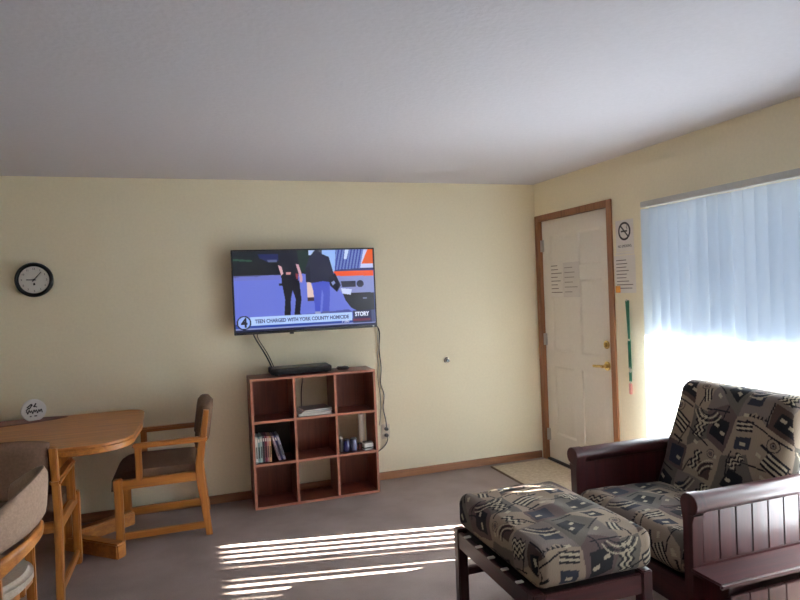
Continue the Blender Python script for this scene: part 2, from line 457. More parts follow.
paint(P((76, 56), (100, 57), (100, 100), (90, 84), (82, 76), (78, 66)), (14, 14, 28))
paint(P((91, 63), (94, 63), (94, 65), (91, 65)), (120, 124, 150))
paint(P((75, 50), (83, 52), (82, 59), (76, 57)), (206, 216, 250))
# two walking men
paint(P((44, 82), (80, 78), (84, 82), (46, 86)), (54, 60, 130), .8)
paint(P((32, 0), (44, 0), (45.5, 20), (44, 39), (33, 40), (31, 20)), (16, 18, 36))
paint(P((30.5, 18), (33, 20), (34, 29), (32.5, 31)), (216, 170, 178)); paint(P((43, 17), (45, 18), (47.5, 34), (47, 41), (45.5, 40), (45, 30)), (206, 158, 170))
paint(P((36, 27), (39.5, 27), (39, 30), (36, 30)), (206, 140, 140)); paint(P((42.5, 29), (44.5, 30), (44, 36), (43, 36)), (150, 60, 70))
paint(P((32.5, 38), (45, 38), (46, 62), (44.5, 80), (46, 82), (40.5, 82), (42, 62), (40, 50), (38.5, 62), (38, 82), (33.5, 82), (34.5, 62)), (14, 15, 32))
paint(P((30.5, 41), (33, 41), (33, 44), (30.5, 44)), (16, 18, 34))
paint(P((50.5, 40), (53, 40), (56, 62), (50.5, 64)), (226, 196, 186)); paint(P((50.5, 60), (55.5, 60), (55.5, 65), (50.5, 65)), (60, 40, 50))
paint(P((54, 40), (67, 40), (66.5, 62), (65.5, 80), (60.5, 80), (62, 58), (61, 50), (60, 62), (59, 80), (55.5, 80), (55, 60)), (70, 84, 196))
paint(P((57, 0), (61, 0), (62, 5), (67, 9), (70, 30), (68, 42), (62, 40), (54, 42), (52, 41), (49.5, 40), (50, 22), (53, 8)), (36, 38, 62))
paint(P((49.8, 22), (53, 20), (53, 40), (50, 41)), (26, 28, 52)); paint(P((66, 36), (71, 30), (75, 46), (72, 55), (67, 46)), (24, 26, 46))
paint(P((68, 42), (70, 40), (71, 43), (69, 46)), (140, 150, 200)); paint(P((55.5, 79), (59.5, 79), (59.5, 83), (55, 83)), (150, 158, 200)); paint(P((60.5, 79), (65.5, 79), (66, 82), (61, 83)), (90, 96, 150))
# lower third
paint(P((0, 90), (100, 90), (100, 100), (0, 100)), (38, 52, 128)); paint((vv > .955), (20, 26, 62)); paint((vv > .955) & (vv < .972), (140, 150, 200))
paint(P((10, 82), (82.5, 82), (82.5, 92.5), (10, 92.5)), (176, 204, 252))
paint((vv > .925) & (vv < .955) & (uu < .82), (28, 62, 158))
paint(P((83, 80), (97, 80), (97, 96), (83, 96)), (20, 26, 74)); paint(P((97, 80), (100, 80), (100, 96), (97, 96)), (66, 72, 112))
paint(P((83, 91), (96, 91), (96, 93.5), (83, 93.5)), (104, 34, 60))
asp = (sx1-sx0)/(sz1-sz0)
rr = np.sqrt(((uu-.057)*asp)**2+(vv-.885)**2)
paint(rr < .088, (150, 176, 240)); paint((rr < .088) & (rr > .072), (12, 16, 40))
V = np.stack([sx0+(sx1-sx0)*uu, np.full_like(uu, -.002), sz1-(sz1-sz0)*vv], -1).reshape(-1, 3)
idx = np.arange(NU*NV).reshape(NV, NU)
F = np.stack([idx[:-1, :-1], idx[1:, :-1], idx[1:, 1:], idx[:-1, 1:]], -1).reshape(-1, 4)
scr = pyobj('screen', V.tolist(), F.tolist(), M['screen'], tv, img.reshape(-1, 4), False)
def on_screen(u, v): return Matrix.Translation((sx0+(sx1-sx0)*u, -.0028, sz1-(sz1-sz0)*v)) @ Matrix.Rotation(PI/2, 4, 'X')
navy = emit_mat('screen_ink_navy', srgb(34, 44, 110)); swhite = emit_mat('screen_ink_white', srgb(226, 232, 255)); sdark = emit_mat('screen_ink_dark', srgb(12, 16, 40))
SWd = sx1-sx0
text_part('headline_text', 'TEEN CHARGED WITH YORK COUNTY HOMICIDE', navy, scr, on_screen(.13, .895), .038, width=SWd*.67, bold=.0012)
text_part('corner_text', 'STORY', swhite, scr, on_screen(.846, .872), .045, width=SWd*.108, bold=.0016)
text_part('clock_text', '7:00', swhite, scr, on_screen(.745, .948), .03, width=SWd*.055)
text_part('channel_numeral', '4', sdark, scr, on_screen(.036, .938), .095, width=SWd*.044, bold=.003)

# cables from the television
def cable(name, pts, r, mat, label, cat='cable', group=None, loc=None):
    b = MB(); b.tube(pts, r, 8)
    base = Vector(loc or pts[-1]); o = obj(name, b, mat, None, off=base); o.location = base
    return tag(o, label, cat, group)
cable('television_cable', [(-2.45, -.06, 1.26), (-2.43, -.055, 1.20), (-2.365, -.06, 1.08), (-2.325, -.085, .985), (-2.318, -.10, .937)], .0055, M['cable'], 'thicker black cable dropping from the television to the disc player')
cable('television_cable', [(-2.405, -.06, 1.26), (-2.41, -.05, 1.20), (-2.345, -.04, 1.08), (-2.305, -.05, .98), (-2.30, -.07, .935)], .0035, M['cable'], 'thinner black cable dropping beside the thicker one to the disc player')
cable('player_cable', [(-2.09, -.065, .965), (-2.088, -.012, .955), (-2.087, -.009, .86), (-2.1, -.009, .76), (-2.105, -.009, .60)], .004, M['cable'], 'black cable hanging on the wall inside the open top middle compartment')

# ------------------------------------------------------------------ bookcase (3 x 3 cubes)
BX0, BX1, BY0, BY1, BH, BT = -2.503, -1.584, -.285, -.02, .927, .018
bc = thing('bookcase', 'cherry wood cube bookcase with nine compartments standing under the television', 'bookcase', ((BX0+BX1)/2, (BY0+BY1)/2, 0))
cw = (BX1-BX0-4*BT)/3; ch = (BH-4*BT)/3
for i in (0, 3):
    x = BX0+i*(cw+BT); b = MB(); b.box(x, x+BT, BY0, BY1, 0, BH-BT, .0015); wpart('side_panel', b, M['cherry_z'], bc)
for i in (1, 2):
    x = BX0+i*(cw+BT); b = MB(); b.box(x, x+BT, BY0+.001, BY1, BT, BH-BT, .0015); wpart('divider', b, M['cherry_z'], bc)
b = MB(); b.box(BX0, BX1, BY0, BY1, BH-BT, BH, .002); wpart('top_board', b, M['cherry_x'], bc)
b = MB(); b.box(BX0+BT, BX1-BT, BY0+.001, BY1, 0, BT, .0015); wpart('bottom_board', b, M['cherry_x'], bc)
for r in (1, 2):
    for i in range(3):
        x = BX0+BT+i*(cw+BT); z = r*(ch+BT); b = MB(); b.box(x, x+cw, BY0+.001, BY1, z, z+BT, .0015); wpart('shelf', b, M['cherry_x'], bc)
cherry_edge = wood('cherry_edge_pale', srgb(136, 84, 66), srgb(162, 106, 84), 'x', .45)  # paler cherry tone for board faces pointing to the front
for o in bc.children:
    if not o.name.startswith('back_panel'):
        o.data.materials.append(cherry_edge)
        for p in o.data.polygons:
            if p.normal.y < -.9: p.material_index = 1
def cell(c, r): return BX0+BT+c*(cw+BT), (2-r)*(ch+BT)+BT      # row 0 at the top
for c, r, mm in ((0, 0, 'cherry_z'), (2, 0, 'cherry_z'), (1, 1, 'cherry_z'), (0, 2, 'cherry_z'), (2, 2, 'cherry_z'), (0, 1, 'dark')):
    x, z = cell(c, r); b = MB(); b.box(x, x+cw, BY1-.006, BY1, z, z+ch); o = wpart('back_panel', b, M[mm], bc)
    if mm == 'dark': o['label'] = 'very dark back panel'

# disc cases in the middle left compartment
x0, zs = cell(0, 1)
cases = [((206, 210, 206), .188, .016), ((120, 150, 150), .186, .016), ((168, 190, 186), .19, .014), ((52, 50, 62), .192, .015), ((120, 36, 58), .19, .016), ((196, 150, 140), .187, .013), ((206, 160, 112), .186, .014)]
clab = ['white disc case leftmost in the row of upright cases', 'grey teal disc case second from the left in the row', 'pale green disc case third from the left in the row', 'charcoal disc case fourth from the left, beside the maroon one', 'maroon disc case standing among the upright cases', 'dusty pink disc case beside the maroon case', 'tan orange disc case at the right end of the upright cases']
def disc_case(col, h, t, label, loc, tilt=0):
    o = thing('disc_case', label, 'disc case', loc, 0, 'disc cases in the middle left compartment'); o.rotation_euler = (0, tilt, 0)
    mat = plain('case_sleeve', srgb(*col), .35, var=.1, scale=60)
    b = MB(); b.box(0, t, 0, .132, 0, h, .002); obj('sleeve', b, mat, o)
    dk = plain('case_print', srgb(*[max(0, int(c*.45)) for c in col]), .4)
    b = MB(); b.box(t*.2, t*.8, -.0006, .001, h*.18, h*.62); obj('spine_print', b, dk, o)
    b = MB(); b.box(t*.2, t*.8, -.0006, .001, h*.80, h*.92); obj('spine_mark', b, M['paper'], o)
x = x0+.004
for (c, h, t), l in zip(cases, clab):
    disc_case(c, h, t, l, (x, BY0+.03+random.uniform(0, .008), zs+.0005)); x += t+.0012
for q, (c, l) in enumerate((((164, 140, 150), 'lilac grey disc case, first of the three leaning left'), ((46, 46, 98), 'dark blue disc case, second of the three leaning left'), ((150, 158, 176), 'pale blue grey disc case, last of the three leaning left'))):
    t = .015; tilt = math.radians(-15); xx = x+.050+q*.0185
    disc_case(c, .188, t, l, (xx, BY0+.035+.006*q, zs+.0005), tilt)

# papers in the open top middle compartment
x0, zs = cell(1, 0); z = zs+.0005
for q, (w, d, h, col, l) in enumerate(((.24, .2, .018, (214, 210, 204), 'thick white paper pad at the bottom of the pile in the bookcase'), (.225, .19, .012, (190, 192, 200), 'pale blue grey magazine in the middle of the pile in the bookcase'), (.21, .18, .010, (120, 112, 108), 'grey covered booklet on top of the pile in the bookcase'))):
    o = thing('magazine', l, 'magazine', (x0+.145+.006*q, BY0+.125+.006*q, z), math.radians((-3, 4, 7)[q]), 'papers in the top middle compartment')
    b = MB(); b.box(-w/2, w/2, -d/2, d/2, .001, h-.001); obj('page_block', b, M['paper'], o)
    cm = plain('magazine_cover', srgb(*col), .4, var=.12, scale=20)
    b = MB(); b.box(-w/2-.001, w/2+.001, -d/2-.001, d/2+.001, h-.001, h); obj('cover', b, cm, o)
    b = MB(); b.box(-w/2-.001, w/2+.001, -d/2-.001, d/2+.001, 0, .001); obj('back_cover', b, cm, o)
    z += h+.0004

# things in the middle right compartment
x0, zs = cell(2, 1); z = zs+.0005
def jar(name, label, cat, x, y, r, h, col, lid):
    o = thing(name, label, cat, (x, y, z))
    b = MB(); b.lathe([(r*.93, 0), (r, .004), (r, h*.86), (r*.92, h*.9)], 28); obj('jar_body', b, plain('jar_glaze', srgb(*col), .3, var=.08), o)
    b = MB(); b.lathe([(r*.95, h*.9), (r*.95, h*.985), (r*.88, h)], 28); obj('lid', b, lid, o)
jar('spice_jar', 'slim black jar with a pale lid at the left in the compartment', 'jar', x0+.028, BY0+.06, .017, .112, (34, 32, 34), M['ivory'])
jar('tin', 'navy blue tin beside the slim jar in the bookcase', 'tin', x0+.072, BY0+.065, .025, .092, (34, 34, 86), M['matte_black'])
jar('tin', 'grey blue tin to the right of the navy blue tin', 'tin', x0+.128, BY0+.07, .026, .094, (84, 84, 112), M['matte_black'])
jar('candle_holder', 'small dark red candle holder between the tins and the white box', 'candle holder', x0+.176, BY0+.07, .017, .05, (92, 40, 40), M['matte_black'])
o = thing('small_box', 'small white box with a dark band in the middle right compartment', 'box', (x0+.232, BY0+.055, z), .15)
b = MB(); b.box(-.038, .038, -.03, .03, 0, .05, .006); obj('box_body', b, M['white'], o)
b = MB(); b.box(-.039, .039, -.031, .031, .012, .022, .001); obj('band', b, M['matte_black'], o)
b = MB(); b.box(-.034, .034, -.026, .026, .048, .06, .004); obj('lid', b, M['ink_soft'], o)
o = thing('paper_roll', 'tall white paper roll standing upright behind the small white box', 'paper roll', (x0+.205, BY0+.112, z))
b = MB(); b.lathe([(.021, 0), (.022, .002), (.022, .258), (.021, .26)], 28); obj('roll', b, M['paper'], o)
b = MB(); b.lathe([(.008, .2595), (.008, .2605)], 16); obj('hollow_core', b, M['ink'], o)

# on top of the bookcase
o = thing('disc_player', 'long flat black disc player on top of the bookcase', 'disc player', (-2.115, -.125, BH), .0)
b = MB(); b.box(-.228, .215, -.1, .1, .008, .052, .006); obj('player_case', b, M['black'], o)
b = MB(); b.box(-.222, .21, -.103, -.098, .012, .03, .001); obj('front_panel', b, plain('glossy_black', (.02, .02, .022, 1), .12), o)
b = MB(); b.box(-.12, .03, -.1045, -.102, .033, .042, .001); obj('disc_tray', b, M['matte_black'], o)
for xx in (-.19, .18):
    for yy in (-.07, .07):
        b = MB(); b.cyl((xx, yy, 0), (xx, yy, .009), .012, n=14); obj('foot', b, M['matte_black'], o)
o = thing('remote_control', 'small black rounded remote lying on the bookcase, right of the player', 'remote control', (-1.80, -.15, BH), -.5)
b = MB(); b.prism([(.05*math.cos(t)*(1 if abs(math.cos(t)) < .9 else 1), .03*math.sin(t)) for t in [2*PI*i/28 for i in range(28)]], 0, .026, .008); obj('remote_body', b, M['black'], o)
b = MB()
b.cyl((.012, 0, .025), (.012, 0, .0285), .012, n=20); obj('dial_button', b, M['ink_soft'], o)

# ------------------------------------------------------------------ outlet, cords, jack
o = thing('wall_outlet', 'ivory wall outlet right of the bookcase with two black plugs', 'outlet', (-1.437, 0, .385))
b = MB(); b.box(-.036, .036, -.007, 0, -.058, .058, .003); obj('cover_plate', b, M['ivory'], o)
for zz in (-.022, .022):
    b = MB(); b.cyl((0, -.006, zz), (0, -.009, zz), .017, n=20); obj('socket', b, M['ivory'], o)
def cord(name, label, plug_z, pts):
    o = thing(name, label, 'cord', (-1.437, -.009, .385+plug_z))
    b = MB(); b.box(-1.437-.014, -1.437+.014, -.045, -.0095, .385+plug_z-.012, .385+plug_z+.012, .005); wpart('plug', b, M['black'], o)
    b = MB(); b.tube(pts, .0045, 8); wpart('wire', b, M['cable'], o)
cord('power_cord', 'black television cord running down the wall to the upper outlet plug', .024,
     [(-1.525, -.06, 1.25), (-1.488, -.05, 1.235), (-1.462, -.03, 1.18), (-1.468, -.02, 1.05), (-1.455, -.012, .9), (-1.465, -.012, .78), (-1.44, -.012, .68), (-1.452, -.012, .58), (-1.437, -.02, .48), (-1.437, -.036, .42)])
cord('extension_cord', 'black cord curving from the lower outlet plug behind the bookcase', -.026,
     [(-1.437, -.036, .352), (-1.432, -.03, .32), (-1.46, -.02, .27), (-1.53, -.012, .225), (-1.62, -.01, .2)])
cable('slack_wire', [(-1.515, -.05, 1.25), (-1.478, -.035, 1.225), (-1.474, -.02, 1.16), (-1.482, -.014, 1.05), (-1.478, -.01, .93), (-1.485, -.01, .82), (-1.47, -.01, .66), (-1.48, -.01, .5), (-1.49, -.01, .44)], .003, M['grey_cable'], 'thin grey wire running beside the television cord down the wall')
o = thing('coaxial_jack', 'small black coaxial jack alone on the bare wall between bookcase and door', 'jack', (-.884, 0, .917))
b = MB(); b.lathe([(.026, 0), (.024, .004), (.02, .006)], 24, Matrix.Rotation(PI/2, 4, 'X')); obj('jack_plate', b, M['ivory'], o)
b = MB(); b.cyl((.006, -.004, -.004), (.006, -.024, -.004), .013, n=18); obj('connector', b, M['black'], o)
b = MB(); b.tube([(-.018, -.006, -.016), (-.02, -.012, .002), (-.012, -.014, .018), (.004, -.012, .022)], .003); obj('wire_stub', b, M['cable'], o)

# ------------------------------------------------------------------ wall clock
ck = thing('wall_clock', 'round black wall clock with a white dial on the left wall area', 'clock', (-3.858, 0, 1.682))
Rm = Matrix.Rotation(PI/2, 4, 'X')          # local z -> -y
b = MB(); b.lathe([(.108, 0), (.114, .006), (.116, .03), (.112, .044), (.104, .05), (.096, .047), (.0915, .036), (.0905, .030)], 56, Rm)
obj('clock_rim', b, plain('clock_black', (.006, .006, .006, 1), .45, spec=.25), ck, 50)
b = MB(); b.lathe([(.0905, .026), (.0905, .0305)], 56, Rm); obj('dial', b, M['white'], ck)
for h in range(12):
    a = PI/2-h*PI/6
    t = text_part('numeral', str(h if h else 12), M['ink'], ck, Matrix.Translation((.074*math.cos(a), -.031, .074*math.sin(a)-.006)) @ Rm, .018, .0003, 'CENTER')
b = MB(); b.bar((.012, -.034, -.001), (-.046, -.034, .001), .006, .0012, 0, (0, 1, 0)); obj('hour_hand', b, M['ink'], ck)
b = MB(); b.bar((-.01, -.036, -.012), (.045, -.036, .052), .0042, .0012, 0, (0, 1, 0)); obj('minute_hand', b, M['ink'], ck)
b = MB(); b.cyl((0, -.03, 0), (0, -.038, 0), .005, n=14); obj('centre_pin', b, M['ink'], ck)
b = MB(); b.prism([(-.007, -.036), (.007, -.036), (.005, -.024), (0, -.019), (-.005, -.024)], .0305, .0312, 0, Rm); obj('dial_emblem', b, M['ink'], ck)

# ------------------------------------------------------------------ notices on the door and the right wall
def sheet(name, label, y0, y1, z0, z1, x, mat=M['paper'], group=None, bend=.0):
    o = thing(name, label, 'notice', (x, (y0+y1)/2, z0), 0, group)
    b = MB(); b.box(-.0015, 0, (y1-y0)/2, -(y1-y0)/2, 0, z1-z0); obj('sheet', b, mat, o); return o
def lines(o, w, h, n, mat, x=-.0019, seed=1, y_off=0, z_hi=None, amount=.9):
    rnd = random.Random(seed); z_hi = z_hi or h*.92
    for i in range(n):
        z = z_hi-(i+.5)*(z_hi-h*.08)/n; b = MB(); y = w*.42; first = True
        L = w*.84*(rnd.uniform(.55, 1) if i else .6)
        b.box(x, x+.0006, y+y_off, y-L+y_off, z-h*.011, z+h*.011); obj('text_line', b, mat, o)
def wall_text(o, s, z, size, mat, width=None, name='text_line'):
    # text reading left to right on the right wall (viewer looks along +x, left is +y)
    m = Matrix.Translation((-.0022, 0, z)) @ Matrix.Rotation(-PI/2, 4, 'Z') @ Matrix.Rotation(PI/2, 4, 'X')
    return text_part(name, s, mat, o, m, size, .0003, 'CENTER', width)
# no-smoking sign
ns = sheet('no_smoking_sign', 'white no smoking sign on the wall between door and blind', -1.078, -1.262, 1.715, 1.935, -.0005)
Rx = Matrix.Translation((-.0018, 0, .142)) @ Matrix.Rotation(-PI/2, 4, 'Y')
b = bmesh.new(); n = 40; r0, r1 = .05, .064; ring = [[b.verts.new((r*math.cos(2*PI*i/n), r*math.sin(2*PI*i/n), z)) for i in range(n)] for r, z in ((r0, 0), (r1, 0), (r1, .0008), (r0, .0008))]
for q in range(4):
    for i in range(n): b.faces.new((ring[q][i], ring[q][(i+1) % n], ring[(q+1) % 4][(i+1) % n], ring[(q+1) % 4][i]))
mb = MB(); mb.add(b, Rx); obj('ban_ring', mb, M['ink'], ns)
b = MB(); b.bar((-.0022, .038, .142+.038), (-.0022, -.038, .142-.038), .011, .0006, 0, (1, 0, 0)); obj('ban_slash', b, M['ink'], ns)
b = MB(); b.box(-.0021, -.0016, .036, -.03, .136, .147); obj('cigarette', b, M['ink'], ns)
b = MB(); b.tube([(-.002, -.026, .152), (-.002, -.03, .16), (-.002, -.022, .168), (-.002, -.028, .178)], .0018, 6); obj('smoke_wisp', b, M['ink'], ns)
wall_text(ns, 'NO SMOKING', .03, .026, M['ink'], .14)
nt_ = sheet('printed_notice', 'white notice of typed lines taped below the no smoking sign', -1.052, -1.27, 1.428, 1.69, -.0005)
lines(nt_, .21, .262, 9, M['ink_soft'], seed=4)
o = thing('orange_sticker', 'orange sticker at the lower left corner of the wall notice', 'sticker', (-.0022, -1.083, 1.43))
b = MB(); b.box(-.0016, 0, .024, -.026, 0, .048); obj('sticker', b, M['orange'], o)
st = sheet('paper_strip', 'narrow white strip of small print between the sign and the notice', -1.07, -1.262, 1.695, 1.712, -.0005); lines(st, .18, .017, 1, M['ink_soft'], seed=2)
# green lanyard
o = thing('lanyard', 'green lanyard with a pink tag hanging on the wall beside the door', 'lanyard', (-.004, -1.186, 1.375))
b = MB(); b.cyl((.004, 0, .0), (-.012, 0, .002), .004, n=10); b.cyl((-.011, 0, .002), (-.014, 0, .002), .007, n=12); obj('pin', b, M['steel'], o)
def strap(y0, y1, w, z0, z1, x, x2):
    b = MB(); b.bar((x, y0, z0), (x2, y1, z1), .0035, w, .001, (0, 1, 0)); return b
obj('strap', strap(.012, -.006, .02, .0, -.27, -.006, -.006), M['green'], o)
obj('strap', strap(-.013, -.01, .02, .0, -.27, -.011, -.011), M['green'], o)
obj('lower_strap', strap(-.008, -.007, .03, -.268, -.47, -.0085, -.007), M['green'], o)
b = MB(); b.box(-.014, -.002, .004, -.02, -.278, -.262, .002); obj('slider', b, M['ivory'], o)
obj('end_strap', strap(-.007, -.006, .026, -.495, -.56, -.007, -.007), M['green'], o)
b = MB(); b.tube([(-.007, -.007, -.46), (-.007, -.007, -.5)], .0055); obj('clip', b, M['steel'], o)
b = MB(); b.box(-.012, -.004, .01, -.022, -.65, -.572, .004); obj('tag', b, M['pink'], o)
b = MB(); b.tube([(-.007, -.006, -.555), (-.008, -.006, -.575)], .003); obj('ring', b, M['steel'], o)
# two papers on the door
dx = .0185
p1 = sheet('door_notice', 'left paper taped on the white door, with darker typing', -.185, -.375, 1.40, 1.70, dx, M['paper'], 'papers on the door'); lines(p1, .19, .30, 8, plain('grey_ink', srgb(128, 120, 110), .8), seed=8)
p2 = sheet('door_notice', 'right paper taped on the white door with pale typing', -.378, -.60, 1.40, 1.68, dx, M['paper_grey'], 'papers on the door'); lines(p2, .22, .28, 6, plain('pale_ink', srgb(150, 140, 130), .8), seed=9)

# ------------------------------------------------------------------ rug by the door
o = thing('door_rug', 'beige speckled rug lying in front of the white door', 'rug', (-.29, -.72, 0))
b = MB(); b.box(-.545, -.03, -1.30, -.09, 0, .010, .003); wpart('pile', b, M['rug'], o)
b = MB(); b.box(-.560, -.545, -1.31, -.08, 0, .012, .003); b.box(-.545, -.03, -1.315, -1.30, 0, .012, .003); wpart('binding', b, M['rug_edge'], o)

# ------------------------------------------------------------------ printed upholstery pattern
PAL = dict(tan=srgb(134, 118, 102), olive=srgb(88, 82, 74), black=srgb(26, 24, 28), mauve=srgb(84, 68, 66), light=srgb(160, 149, 128), grey=srgb(106, 95, 88), slate=srgb(44, 46, 56), brown=srgb(68, 52, 45))
def pattern(u, v):
    T = .60
    a = math.radians(9); u, v = (u*math.cos(a)+v*math.sin(a))/T, (-u*math.sin(a)+v*math.cos(a))/T
    u = u+.006*np.sin(v*17)+.003*np.sin(v*39+1); v = v+.006*np.sin(u*15+2)
    row = np.floor(v); u = u+.37*row
    x = u-np.floor(u); y = v-np.floor(v)
    C = np.zeros(u.shape+(4,)); C[...] = PAL['grey']
    def put(mk, c): C[mk] = PAL[c]
    def local(cx, cy, rot):
        a = math.radians(rot); return (x-cx)*math.cos(a)+(y-cy)*math.sin(a), -(x-cx)*math.sin(a)+(y-cy)*math.cos(a)
    def rect(cx, cy, w, h, c, rot=0):
        X, Y = local(cx, cy, rot); put((abs(X) < w/2) & (abs(Y) < h/2), c)
    def poly(c, *p): put(inpoly(x, y, p), c)
    def bars(cx, cy, w, h, n, rot):
        X, Y = local(cx, cy, rot); k = np.floor((Y/h+.5)*(2*n-1))
        put((abs(X) < w/2) & (abs(Y) < h/2) & (k % 2 == 0), 'black'); put((abs(X) < w/2) & (abs(Y) < h/2) & (k % 2 == 1), 'light')
    def waves(cx, cy, w, h, n, rot, f=3.2, amp=.013):
        X, Y = local(cx, cy, rot); X = X+amp*np.sign(np.sin(Y*2*PI*f/h))*np.abs(np.sin(Y*2*PI*f/h))**.6; k = np.floor((X/w+.5)*(2*n-1))
        m_ = (abs(X) < w/2) & (abs(Y) < h/2); put(m_ & (k % 2 == 0), 'black'); put(m_ & (k % 2 == 1), 'light')
    def eye(cx, cy, r):
        d = np.sqrt((x-cx)**2+((y-cy)*1.1)**2)
        put(d < r, 'tan'); put((d < r) & (d > r*.86), 'black'); put(d < r*.50, 'brown'); put(d < r*.34, 'grey'); put(d < r*.16, 'black')
    def arcs(cx, cy, r0, n, lo, hi, c='black'):
        d = np.sqrt((x-cx)**2+(y-cy)**2); an = np.degrees(np.arctan2(y-cy, x-cx)) % 360
        for q in range(n): put((abs(d-r0-q*.022) < .0055) & (an > lo) & (an < hi), c if q % 2 == 0 else 'light')
    # ground patches, straight edged
    poly('tan', (0, 0), (.33, 0), (.38, .22), (.20, .34), (0, .30)); poly('mauve', (.33, 0), (.62, 0), (.66, .20), (.38, .22))
    poly('olive', (.62, 0), (1, 0), (1, .28), (.80, .36), (.66, .20)); poly('tan', (.66, .20), (.80, .36), (.72, .62), (.46, .58), (.38, .22))
    poly('mauve', (0, .30), (.20, .34), (.30, .56), (.12, .68), (0, .62)); poly('tan', (.80, .36), (1, .28), (1, .62), (.86, .70), (.72, .62))
    poly('olive', (0, .62), (.12, .68), (.34, .84), (.22, 1), (0, 1)); poly('tan', (.30, .56), (.46, .58), (.58, .80), (.48, 1), (.22, 1), (.34, .84))
    poly('brown', (.46, .58), (.72, .62), (.74, .82), (.58, .80)); poly('grey', (.72, .62), (.86, .70), (1, .62), (1, 1), (.78, 1), (.74, .82))
    poly('olive', (.20, .34), (.38, .22), (.46, .58), (.30, .56))
    # large dark cut-outs
    poly('black', (.70, .03), (.93, .06), (.90, .21), (.76, .19)); poly('black', (.03, .36), (.20, .39), (.23, .53), (.05, .55)); poly('slate', (.36, .03), (.52, .02), (.56, .17), (.40, .19))
    poly('black', (.49, .62), (.68, .65), (.66, .77), (.56, .76)); poly('black', (.05, .72), (.22, .80), (.16, .93), (.03, .90)); poly('slate', (.84, .76), (.97, .74), (.96, .90), (.86, .93))
    poly('slate', (.80, .40), (.93, .37), (.95, .47), (.82, .50)); poly('brown', (.05, .04), (.16, .02), (.20, .14), (.07, .17)); poly('black', (.34, .88), (.45, .86), (.43, .97), (.33, .98))
    # cream windows
    for (a_, b_, r_) in ((.75, .09, 8), (.87, .12, 8), (.08, .44, 6), (.17, .48, 6), (.42, .09, 6), (.54, .69, 8), (.62, .72, 8), (.09, .80, 24), (.15, .87, 24), (.90, .82, -6), (.87, .43, -10), (.38, .92, 5), (.29, .28, 20), (.70, .40, 12), (.93, .66, 0), (.24, .72, 30), (.60, .26, 10), (.06, .24, 0)):
        rect(a_, b_, .05, .026, 'light', r_)
    # bars, waves, eyes, arcs
    bars(.55, .38, .20, .13, 4, 16); bars(.13, .10, .001, .001, 2, 0); bars(.90, .57, .15, .085, 3, -12); bars(.37, .70, .12, .08, 3, 60)
    waves(.32, .43, .11, .20, 3, -12); waves(.86, .28, .10, .13, 3, 30, 2.2); waves(.66, .92, .14, .15, 4, 8, 2.4); waves(.24, .14, .07, .17, 2, 6, 2.6)
    eye(.63, .515, .058); eye(.45, .77, .042); eye(.10, .245, .040)
    arcs(.30, .62, .09, 4, 200, 330); arcs(.97, .98, .10, 4, 180, 280); arcs(.02, .02, .12, 4, 10, 80)
    # ink strokes and crosses
    for (cx, cy, w, h, r_) in ((.30, .335, .30, .012, 18), (.46, .30, .012, .22, 10), (.72, .30, .26, .012, -8), (.80, .60, .22, .012, 12), (.20, .60, .24, .012, -10), (.12, .60, .012, .14, 8), (.58, .56, .22, .014, 6), (.74, .72, .012, .20, -6), (.28, .80, .20, .012, 30), (.60, .86, .18, .012, -14), (.52, .90, .012, .16, 6), (.93, .25, .012, .2, -8), (.40, .64, .014, .12, 0), (.68, .47, .10, .022, 14), (.15, .97, .2, .012, 4), (.31, .06, .012, .14, 12), (.5, .24, .12, .02, 8)):
        rect(cx, cy, w, h, 'black', r_)
    for q in range(5): poly('black', (.74+q*.036, .655), (.772+q*.036, .66), (.754+q*.036, .69))
    nz = .93+.09*np.sin(u*523+np.sin(v*311)*2)*np.sin(v*497)
    C[..., :3] *= nz[..., None]
    return C

